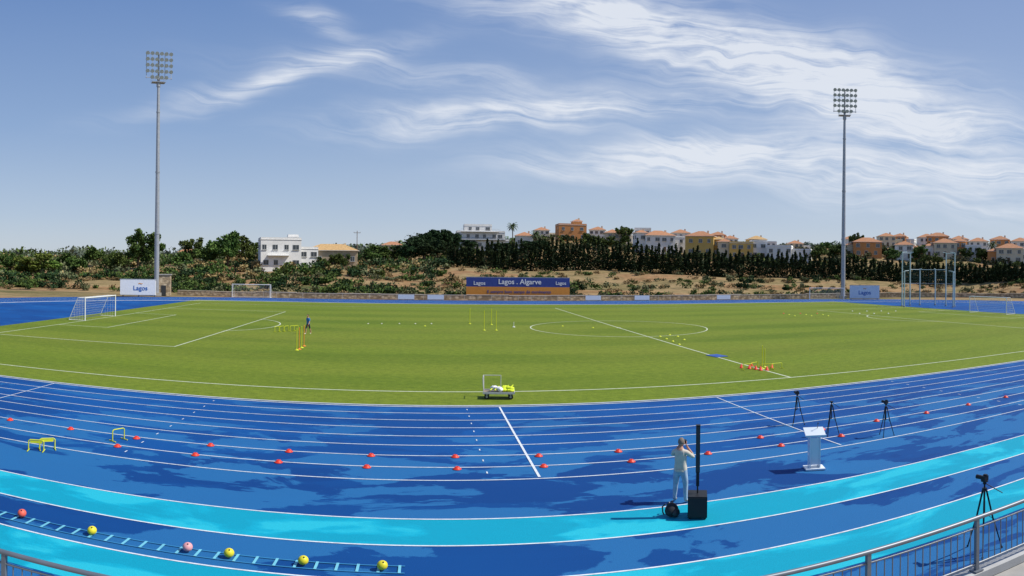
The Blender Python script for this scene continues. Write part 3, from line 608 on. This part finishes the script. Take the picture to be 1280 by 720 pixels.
def trolley():
    x, y = grd(625, 498); e = empty('equipment_trolley', (x, y, 0), -.1); m = MB()
    m.box((0, 0, .3), (1.45, .8, .05), 0); m.box((0, -.41, .33), (1.47, .03, .1), 1); m.box((0, .41, .33), (1.47, .03, .1), 1); m.box((.73, 0, .33), (.03, .79, .1), 1)
    for s in (-1, 1): m.tube([(-.7 * 1, s * .36, .3), (-.74, s * .36, 1.02), (-.72, s * .33, 1.06)], .02, 6, 1)
    m.cyl((-.72, -.34, 1.06), (-.72, .34, 1.06), .02, n=6, mi=1)
    m.tube([(-.70, .38, .3), (-.70, .38, 1.05), (.1, .38, 1.05), (.1, .38, .3)], .018, 6, 1)
    m.obj('platform_and_handle', [M('ply_deck', (0.25, 0.2, 0.15), .8), M('trolley_tube', (0.5, 0.5, 0.48), .5)], e); w_ = MB()
    for sx in (-.55, .55):
        for sy in (-.3, .3):
            w_.cyl((sx, sy - .03, .13), (sx, sy + .03, .13), .12, n=14, mi=0); w_.cyl((sx, sy - .035, .13), (sx, sy + .035, .13), .05, n=10, mi=1); w_.box((sx, sy, .23), (.06, .1, .1), 1)
    w_.obj('wheels', [mBlack, mGalv], e); b = MB()
    for i in range(16):
        b.sph((rnd.uniform(-.35, .6), rnd.uniform(-.28, .28), .40 + rnd.uniform(0, .12)), (rnd.uniform(.12, .2), rnd.uniform(.1, .16), rnd.uniform(.07, .12)), 10, 6, 0 if i % 5 else 1, mod=lambda p: p * (1 + .18 * math.sin(7 * p.x + 5 * p.y + 3 * p.z)))
    for i in range(5): b.cyl((-.4 + i * .2, -.35, .45), (-.2 + i * .22, .3, .52 + .02 * i), .025, n=6, mi=0)
    b.obj('training_bibs', [M('fluor_fabric', (0.62, 0.72, 0.03), .8, .2, 14), mWhite], e)
trolley()
def lectern():
    x, y = grd(1020, 586); e = empty('lectern', (x, y, .012), -.35); m = MB()
    m.box((0, 0, .03), (.60, .46, .05))
    for s in (-.15, .15): m.box((s, .02, .58), (.035, .30, 1.06))
    m.box((0, -.10, .60), (.26, .015, .86)); R_ = Matrix.Rotation(math.radians(24), 3, 'X'); m.box((0, 0, 1.2), (.62, .44, .03), mat=R_); m.box((0, -.23, 1.12), (.62, .02, .07), mat=R_)
    m.cyl((.12, .15, 1.24), (.12, .05, 1.45), .008, n=6, mi=1); m.sph((.12, .04, 1.46), .022, 8, 6, 1)
    m.obj('stand', [M('acrylic_white', (0.66, 0.72, 0.77), .15, .03, spec=.7), mBlack], e)
lectern()
def tripod(px, py, h, cam=True, spread=.42):
    x, y = grd(px, py); e = empty('camera_tripod', (x, y, .012), rnd.uniform(-.3, .3)); m = MB()
    for i in range(3):
        a = math.radians(90 + i * 120); c, s = math.cos(a), math.sin(a); m.cyl((spread * c, spread * s, .0), (spread * .5 * c, spread * .5 * s, h * .42), .014, .017, 6); m.cyl((spread * .5 * c, spread * .5 * s, h * .40), (.04 * c, .04 * s, h * .82), .02, .022, 6); m.sph((spread * c, spread * s, .015), .025, 6, 4)
        m.cyl((spread * .5 * c, spread * .5 * s, h * .42), (0, 0, h * .5), .008, n=4)
    m.cyl((0, 0, h * .45), (0, 0, h * .9), .018, n=8); m.cyl((0, 0, h * .80), (0, 0, h * .84), .05, n=10); m.sph((0, 0, h * .9), .04, 8, 6); m.box((0, 0, h * .925), (.09, .12, .025)); m.cyl((0, -.02, h * .9), (.1, -.38, h * .8), .01, n=6)
    m.obj('legs_and_head', [mBlack], e)
    if cam: c = MB(); c.box((0, 0, h * .965), (.14, .10, .11)); c.cyl((0, .04, h * .965), (0, .2, h * .965), .045, .05, 12); c.box((0, -.02, h * .965 + .07), (.06, .07, .04)); c.obj('camera_body', [mBlack], e)
tripod(998, 531, 1.35, spread=.3); tripod(1041, 544, 1.4, False, .3); tripod(1109, 545, 1.35, spread=.32); tripod(1233, 689, 1.8)
def speaker():
    x, y = 6.42, 14.75; e = empty('column_loudspeaker', (x, y, .012), -.4); m = MB()
    m.box((0, 0, .33), (.46, .54, .56)); m.box((0, -.275, .33), (.41, .012, .5), 1)
    for sx in (-.18, .18):
        for sy in (-.2, .2): m.cyl((sx, sy, 0), (sx, sy, .045), .03, n=8)
    m.obj('subwoofer', [mBlack, M('speaker_grille', (0.02, 0.02, 0.022), .7, .3, 90)], e); c = MB(); c.cyl((0, 0, .62), (0, 0, 1.2), .02, n=8)
    c.box((0, 0, 1.78), (.10, .12, 1.2)); c.box((0, -.063, 1.78), (.085, .01, 1.16), 1); c.box((0, 0, 1.0), (.075, .09, .36)); c.box((0, 0, 2.385), (.11, .13, .015)); c.obj('column_array', [mBlack, mDark], e)
speaker()
def backpack(x, y):
    m = MB(); m.sph((0, 0, .17), (.2, .15, .2), 16, 10, 0, mod=lambda p: Vector((p.x * (1 - .2 * max(0, p.z)), p.y, p.z * (1 if p.z > 0 else .85)))); m.sph((0, -.13, .12), (.14, .06, .11), 12, 8, 1)
    m.tube([(-.05, 0, .36), (-.03, 0, .41), (.03, 0, .41), (.05, 0, .36)], .012, 6, 1)
    for s in (-1, 1): m.tube([(s * .08, .12, .33), (s * .1, .2, .25), (s * .1, .19, .1), (s * .13, .13, .05)], .018, 6, 1)
    m.obj('backpack', [M('black_nylon', (0.02, 0.02, 0.025), .8, .3, 20), mDark], loc=(x, y, .01), rz=.6)
backpack(5.84, 14.95)
def cage():
    x, y = at(1160, 121); e = empty('throwing_cage', (x, y, 0), -.72); m = MB()
    P = [(-4.6, -3.4, 9.5), (-3.2, -1.0, 9.5), (-1.4, 1.6, 6.6), (1.4, 1.6, 6.6), (3.2, -1.0, 9.5), (4.6, -3.4, 9.5), (-4.2, -5.5, 6.2), (4.2, -5.5, 6.2)]
    for a, b, h in P: m.cyl((a, b, 0), (a, b, h), .12, .10, 8, 0); m.cyl((a, b, 0), (a, b, .25), .2, n=8, mi=1); m.cyl((a, b, h), (a * .82, b * .82 - .2, h + .1), .06, n=6, mi=0)
    o = [6, 0, 1, 2, 3, 4, 5, 7]
    for i, j in zip(o[:-1], o[1:]):
        hz = min(P[i][2], P[j][2]); m.cyl((P[i][0], P[i][1], hz - .1), (P[j][0], P[j][1], hz - .1), .05, n=5, mi=0); m.cyl((P[i][0], P[i][1], 4.0), (P[j][0], P[j][1], 4.0), .03, n=5, mi=1)
    m.obj('uprights', [M('teal_steel', (0.45, 0.56, 0.55), .5), mGalv], e); q = MB()
    for i, j in zip(o[1:-2], o[2:-1]):
        a = Vector(P[i][:2]); b = Vector(P[j][:2]); hz = min(P[i][2], P[j][2]) - .2; n = 9
        for k in range(1, n): c = a.lerp(b, k / n); q.cyl((c.x, c.y, .1), (c.x, c.y, hz), .008, n=3, caps=False)
        for k in range(1, int(hz / .5)): q.cyl((a.x, a.y, k * .5), (b.x, b.y, k * .5), .008, n=3, caps=False)
    q.obj('netting', [M('net_green', (0.1, 0.2, 0.18), .9)], e)
cage()
m = MB(); x, y = at(446, 196); m.cyl((0, 0, -.5), (0, 0, 11), .13, .09, 8); m.box((0, 0, 10.4), (2.0, .12, .12)); [m.cyl((s, 0, 10.45), (s, 0, 10.7), .05, n=6) for s in (-.9, 0, .9)]
m.obj('utility_pole', [M('pole_wood', (0.16, 0.12, 0.09), .9)], loc=(x, y, H(x, y)))
# ---------------------------------------------------------------- people
def figure(name, J, E, matfn, mats, loc, rz, extras, root='pelvis'):
    keys = list(J); me = bpy.data.meshes.new('tmp'); me.from_pydata([J[k][0] for k in keys], [(keys.index(a), keys.index(b)) for a, b in E], [])
    o = bpy.data.objects.new('tmp', me); S.collection.objects.link(o); md = o.modifiers.new('Skin', 'SKIN'); md.use_smooth_shade = True
    for i, k in enumerate(keys):
        sv = me.skin_vertices[0].data[i]; r = J[k][1]; sv.radius = (r, r) if isinstance(r, (int, float)) else r; sv.use_root = (k == root)
    ss = o.modifiers.new('Sub', 'SUBSURF'); ss.levels = 2; ss.render_levels = 2
    dg = bpy.context.evaluated_depsgraph_get(); dg.update(); bm_ = bpy.data.meshes.new_from_object(o.evaluated_get(dg)); bpy.data.objects.remove(o)
    bm_.materials.clear()
    for m_ in mats: bm_.materials.append(m_)
    for p in bm_.polygons: p.material_index = matfn(p.center); p.use_smooth = True
    e = empty(name, loc, rz); b = bpy.data.objects.new('body', bm_); S.collection.objects.link(b); b.parent = e
    extras(e); return e
def head(e, c, hairmat, tilt=0.0, yaw=0.0):
    m = MB()
    def face(p):
        q = p.copy()
        if q.z < 0: q.x *= 1 - .28 * (-q.z) ** 1.3; q.y = q.y * (1 - .12 * -q.z) + .10 * -q.z
        return q
    m.sph((0, 0, 0), (.076, .098, .122), 20, 16, 0, mod=face)
    m.sph((0, .095, -.012), (.014, .022, .026), 8, 6, 0); m.sph((0, .088, -.055), (.026, .012, .009), 8, 5, 2); m.sph((0, .075, -.098), (.03, .025, .02), 8, 5, 0)
    for s in (-1, 1): m.sph((s * .078, 0, -.005), (.012, .024, .034), 8, 6, 0); m.sph((s * .03, .088, .012), (.012, .008, .007), 8, 5, 3); m.sph((s * .03, .09, .03), (.018, .008, .004), 6, 4, 1)
    def hair(p):
        q = p.copy()
        if q.y > .35 and q.z < .55: q = Vector((q.x, .35, q.z)) * .9
        if q.z < -.35: q *= .85
        return q * (1 + .025 * math.sin(9 * p.x + 7 * p.z + 5 * p.y))
    m.sph((0, -.008, .018), (.084, .102, .118), 18, 12, 1, zmin=-.5, mod=hair)
    o = m.obj('head', [mSkin, hairmat, M('lips', (0.35, 0.12, 0.1)), mBlack], e); o.location = c; o.rotation_euler = (tilt, 0, yaw)
def fingers(m, palm, dirs, spread, L, r=.0085, mi=0):
    for i, l in enumerate((.9, 1.0, .95, .78)):
        p = Vector(palm) + Vector(spread) * (i - 1.5); pts = [p]
        for k, d in enumerate(dirs): p = p + Vector(d).normalized() * (L * l * (.42, .32, .26)[k]); pts.append(p)
        m.tube([tuple(q) for q in pts], [r, r * .95, r * .88, r * .75], 6, mi); m.sph(tuple(pts[-1]), r * .78, 6, 4, mi)
def man():
    J = {'pelvis': ((0, 0, .95), (.155, .12)), 'waist': ((0, .01, 1.10), (.155, .125)), 'chest': ((0, .0, 1.30), (.18, .13)), 'collar': ((0, -.01, 1.43), (.11, .085)), 'neck': ((0, .015, 1.52), .055), 'nt': ((0, .03, 1.58), .052)}
    E = [('pelvis', 'waist'), ('waist', 'chest'), ('chest', 'collar'), ('collar', 'neck'), ('neck', 'nt')]
    for s, t in ((-1, 'l'), (1, 'r')):
        J.update({t + 'sh': ((s * .175, .0, 1.42), .072), t + 'ua': ((s * .23, .09, 1.33), .060), t + 'el': ((s * .29, .17, 1.25), .049), t + 'fa': ((s * .22, .18, 1.37), .043), t + 'wr': ((s * .115, .17, 1.52), .028), t + 'pa': ((s * .088, .175, 1.585), (.022, .036)),
            t + 'hp': ((s * .095, 0, .86), .1), t + 'th': ((s * .12, .01, .68), .087), t + 'kn': ((s * .135, .025, .49), .068), t + 'ca': ((s * .14, .0, .33), .064), t + 'an': ((s * .15, -.01, .09), .049), t + 'to': ((s * .175, .16, .045), (.042, .035))})
        E += [('collar', t + 'sh'), (t + 'sh', t + 'ua'), (t + 'ua', t + 'el'), (t + 'el', t + 'fa'), (t + 'fa', t + 'wr'), (t + 'wr', t + 'pa'), ('pelvis', t + 'hp'), (t + 'hp', t + 'th'), (t + 'th', t + 'kn'), (t + 'kn', t + 'ca'), (t + 'ca', t + 'an'), (t + 'an', t + 'to')]
    def mf(c):
        if c.z < .095: return 3
        if c.z < .93: return 2
        if c.z > 1.485 and abs(c.x) < .07 and c.y < .12: return 0
        if c.y > .12 and c.z > 1.36 and abs(c.x) < .26: return 0
        return 1
    def ex(e):
        head(e, (0, .045, 1.665), M('grey_hair', (0.20, 0.16, 0.13), .9, .3, 60), -.05)
        m = MB()
        for s in (-1, 1):
            fingers(m, (s * .085, .185, 1.625), [(-s * .1, .8, .25), (-s * .8, .5, .1), (-s * 1, -.1, 0)], (0, .0, .017), .085)
            m.tube([(s * .085, .165, 1.585), (s * .06, .15, 1.60), (s * .035, .16, 1.612)], [.011, .010, .008], 6)
        m.obj('fingers', [mSkin], e); c = MB(); c.box((0, .205, 1.645), (.14, .06, .09)); c.cyl((0, .23, 1.645), (0, .33, 1.645), .036, .04, 14); c.box((0, .2, 1.70), (.05, .05, .025)); c.obj('held_camera', [mBlack], e)
        h = MB(); h.cyl((0, 0, .90), (0, 0, .955), .165, .158, 16, 0); b = h.obj('shirt_hem', [M('shirt_cloth', (0.60, 0.54, 0.44), .9, .1, 8)], e); b.scale = (1.02, .86, 1)
    figure('man_photographing', J, E, mf, [mSkin, M('shirt_cloth', (0.60, 0.54, 0.44), .9, .1, 8), M('light_denim', (0.32, 0.42, 0.54), .9, .14, 12), M('shoes_tan', (0.25, 0.2, 0.16), .8)], (6.42, 15.85, .01), -.75, ex)
man()
def coach():
    J = {'pelvis': ((0, 0, .93), (.15, .115)), 'waist': ((0, .01, 1.08), (.14, .115)), 'chest': ((0, .02, 1.28), (.17, .12)), 'collar': ((0, .01, 1.42), (.10, .08)), 'neck': ((0, .03, 1.51), .053), 'nt': ((0, .045, 1.57), .05)}
    E = [('pelvis', 'waist'), ('waist', 'chest'), ('chest', 'collar'), ('collar', 'neck'), ('neck', 'nt')]
    for s, t in ((-1, 'l'), (1, 'r')):
        q = s * .16
        J.update({t + 'sh': ((s * .17, .01, 1.41), .068), t + 'el': ((s * .23, -q * .6, 1.13), .045), t + 'wr': ((s * .24, -q * 1.1 + .08, .90), .028), t + 'pa': ((s * .235, -q * 1.2 + .1, .83), (.02, .036)), t + 'hp': ((s * .09, 0, .85), .098), t + 'kn': ((s * .11, q + .04, .48), .062), t + 'ca': ((s * .11, q * 1.1 - .02, .32), .058), t + 'an': ((s * .11, q * 1.5 - .03, .09 + (.04 if s < 0 else 0)), .043), t + 'to': ((s * .13, q * 1.5 + .13, .045), (.04, .033))})
        E += [('collar', t + 'sh'), (t + 'sh', t + 'el'), (t + 'el', t + 'wr'), (t + 'wr', t + 'pa'), ('pelvis', t + 'hp'), (t + 'hp', t + 'kn'), (t + 'kn', t + 'ca'), (t + 'ca', t + 'an'), (t + 'an', t + 'to')]
    def mf(c):
        if c.z < .09: return 3
        if c.z < .52: return 0
        if c.z < .92 and abs(c.x) < .21: return 2
        if c.z > 1.475: return 0
        if abs(c.x) > .19 and c.z < 1.2: return 0
        return 1
    def ex(e):
        head(e, (0, .06, 1.655), M('dark_hair', (0.02, 0.015, 0.01), .8), 0); m = MB()
        for s in (-1, 1): q = s * .16; fingers(m, (s * .235, -q * 1.2 + .11, .79), [(0, .1, -1), (-s * .3, .15, -1), (-s * .6, .1, -.7)], (0, .018, 0), .09); m.tube([(s * .23, -q * 1.2 + .13, .83), (s * .215, -q * 1.2 + .16, .79), (s * .205, -q * 1.2 + .165, .76)], [.011, .01, .008], 6)
        m.obj('fingers', [mSkin], e)
    x, y = grd(386, 418); figure('coach', J, E, mf, [mSkin, M('blue_jersey', (0.03, 0.16, 0.42), .8), M('dark_shorts', (0.015, 0.02, 0.04), .8), mWhite], (x, y, .008), 2.6, ex)
coach()
# ---------------------------------------------------------------- sky, sun
EL = math.radians(50); AZ = math.radians(103)
sv = Vector((math.cos(EL) * math.sin(AZ), math.cos(EL) * math.cos(AZ), math.sin(EL)))
sd = bpy.data.lights.new('sun', 'SUN'); sd.energy = 4.9; sd.angle = math.radians(.5); sd.color = (1, .95, .86)
so = bpy.data.objects.new('sun', sd); S.collection.objects.link(so); so.rotation_euler = sv.to_track_quat('Z', 'Y').to_euler(); so.location = (50, -20, 80)
W = bpy.data.worlds.new('World'); S.world = W; W.use_nodes = True; nt = W.node_tree; bg = nt.nodes['Background']
sk = nt.nodes.new('ShaderNodeTexSky'); sk.sky_type = 'NISHITA'; sk.sun_disc = False; sk.sun_elevation = EL; sk.sun_rotation = AZ; sk.air_density = 1.0; sk.dust_density = 1.0; sk.ozone_density = 1.5
tc = nt.nodes.new('ShaderNodeTexCoord'); sp = nt.nodes.new('ShaderNodeSeparateXYZ'); nt.links.new(tc.outputs['Generated'], sp.inputs[0])
azn = math_(nt, 'ARCTAN2', sp.outputs[0], sp.outputs[1]); eln = math_(nt, 'ARCSINE', sp.outputs[2])
def comb(a, b, c=0.0):
    n = nt.nodes.new('ShaderNodeCombineXYZ')
    for i, v in enumerate((a, b, c)):
        if hasattr(v, 'links'): nt.links.new(v, n.inputs[i])
        else: n.inputs[i].default_value = v
    return n.outputs[0]
w1 = noise(nt, comb(math_(nt, 'MULTIPLY', azn, 3.0), math_(nt, 'MULTIPLY', eln, 6.0)), 1.3, 2, .5); w2 = noise(nt, comb(math_(nt, 'MULTIPLY', azn, 5.0), math_(nt, 'MULTIPLY', eln, 8.0), 7.7), 1.6, 2, .5)
U = math_(nt, 'ADD', azn, math_(nt, 'MULTIPLY_ADD', w1, .14, -.07)); V_ = math_(nt, 'ADD', eln, math_(nt, 'MULTIPLY_ADD', w2, .06, -.03))
tot = None
for cx, cy, ln, wd, ang, st in ((350, 100, 120, 11, 14, .85), (400, 35, 50, 10, -25, .5), (655, 143, 165, 17, 4, 1.1), (770, 22, 260, 24, -10, .7), (930, 72, 220, 32, -16, .95), (850, 193, 150, 16, 5, 1.2), (1090, 218, 230, 24, -3, 1.0), (1130, 140, 190, 34, -12, .7), (560, 100, 180, 14, -4, .4), (1220, 262, 120, 10, 0, .3)):
    a = (cx - 530) / PPR; e_ = (336 - cy) / PPR; c, s_ = math.cos(math.radians(ang)), math.sin(math.radians(ang))
    du = math_(nt, 'SUBTRACT', U, a); dv = math_(nt, 'SUBTRACT', V_, e_)
    p = math_(nt, 'ADD', math_(nt, 'MULTIPLY', du, c * PPR / ln), math_(nt, 'MULTIPLY', dv, s_ * PPR / ln)); q = math_(nt, 'ADD', math_(nt, 'MULTIPLY', du, -s_ * PPR / wd), math_(nt, 'MULTIPLY', dv, c * PPR / wd))
    g = math_(nt, 'MULTIPLY', math_(nt, 'EXPONENT', math_(nt, 'MULTIPLY', math_(nt, 'ADD', math_(nt, 'MULTIPLY', p, p), math_(nt, 'MULTIPLY', q, q)), -.7)), st)
    tot = g if tot is None else math_(nt, 'ADD', tot, g)
streak = noise(nt, comb(math_(nt, 'MULTIPLY', U, 3.6), math_(nt, 'MULTIPLY', math_(nt, 'ADD', V_, math_(nt, 'MULTIPLY', U, .10)), 52.0)), 1.0, 5, .62, .6)
puff = noise(nt, comb(math_(nt, 'MULTIPLY', azn, 12.0), math_(nt, 'MULTIPLY', eln, 34.0)), 1.0, 5, .62, .3)
tex = math_(nt, 'ADD', math_(nt, 'MULTIPLY', streak, 1.05), math_(nt, 'MULTIPLY', puff, .45))
cl = math_(nt, 'MULTIPLY', tot, mrange(nt, tex, .54, 1.0, .04, 1.25, False))
veil = mrange(nt, azn, -.3, .7, 0, .12, False)
up = math_(nt, 'GREATER_THAN', sp.outputs[2], 0.0)
fac = math_(nt, 'MINIMUM', math_(nt, 'MULTIPLY', math_(nt, 'ADD', cl, veil), up), .88)
grad = ramp(nt, sp.outputs[2], [(0.0, (.60, .67, .75)), (0.07, (.45, .56, .73)), (0.2, (.28, .415, .67)), (0.4, (.155, .28, .58)), (0.9, (.07, .17, .46))])
grad = mixc(nt, 1.0, grad, (10, 10, 10), 'MULTIPLY')
skc = mixc(nt, .8, sk.outputs[0], grad)
col = mixc(nt, fac, skc, (7.9, 8.3, 9.0))
nt.links.new(col, bg.inputs['Color']); bg.inputs['Strength'].default_value = .10
# ---------------------------------------------------------------- camera: level panoramic (the photograph is a stitched panorama)
cd = bpy.data.cameras.new('camera'); cam = bpy.data.objects.new('camera', cd); S.collection.objects.link(cam); S.camera = cam
cd.type = 'PANO'; cd.lens = 19.5; cd.clip_start = .1; cd.clip_end = 20000
tgt = cd if hasattr(cd, 'panorama_type') else cd.cycles
tgt.panorama_type = 'EQUIRECTANGULAR'
tgt.longitude_min = -640 / PPR; tgt.longitude_max = 640 / PPR; tgt.latitude_max = 334 / PPR; tgt.latitude_min = -(720 - 334) / PPR
cam.matrix_world = Matrix.Translation((0, 0, CAMH)) @ Matrix.Rotation(-az(640), 4, 'Z') @ Matrix.Rotation(math.radians(90), 4, 'X') @ Matrix.Rotation(.0105, 4, 'Z')
print('objects', len(S.objects))
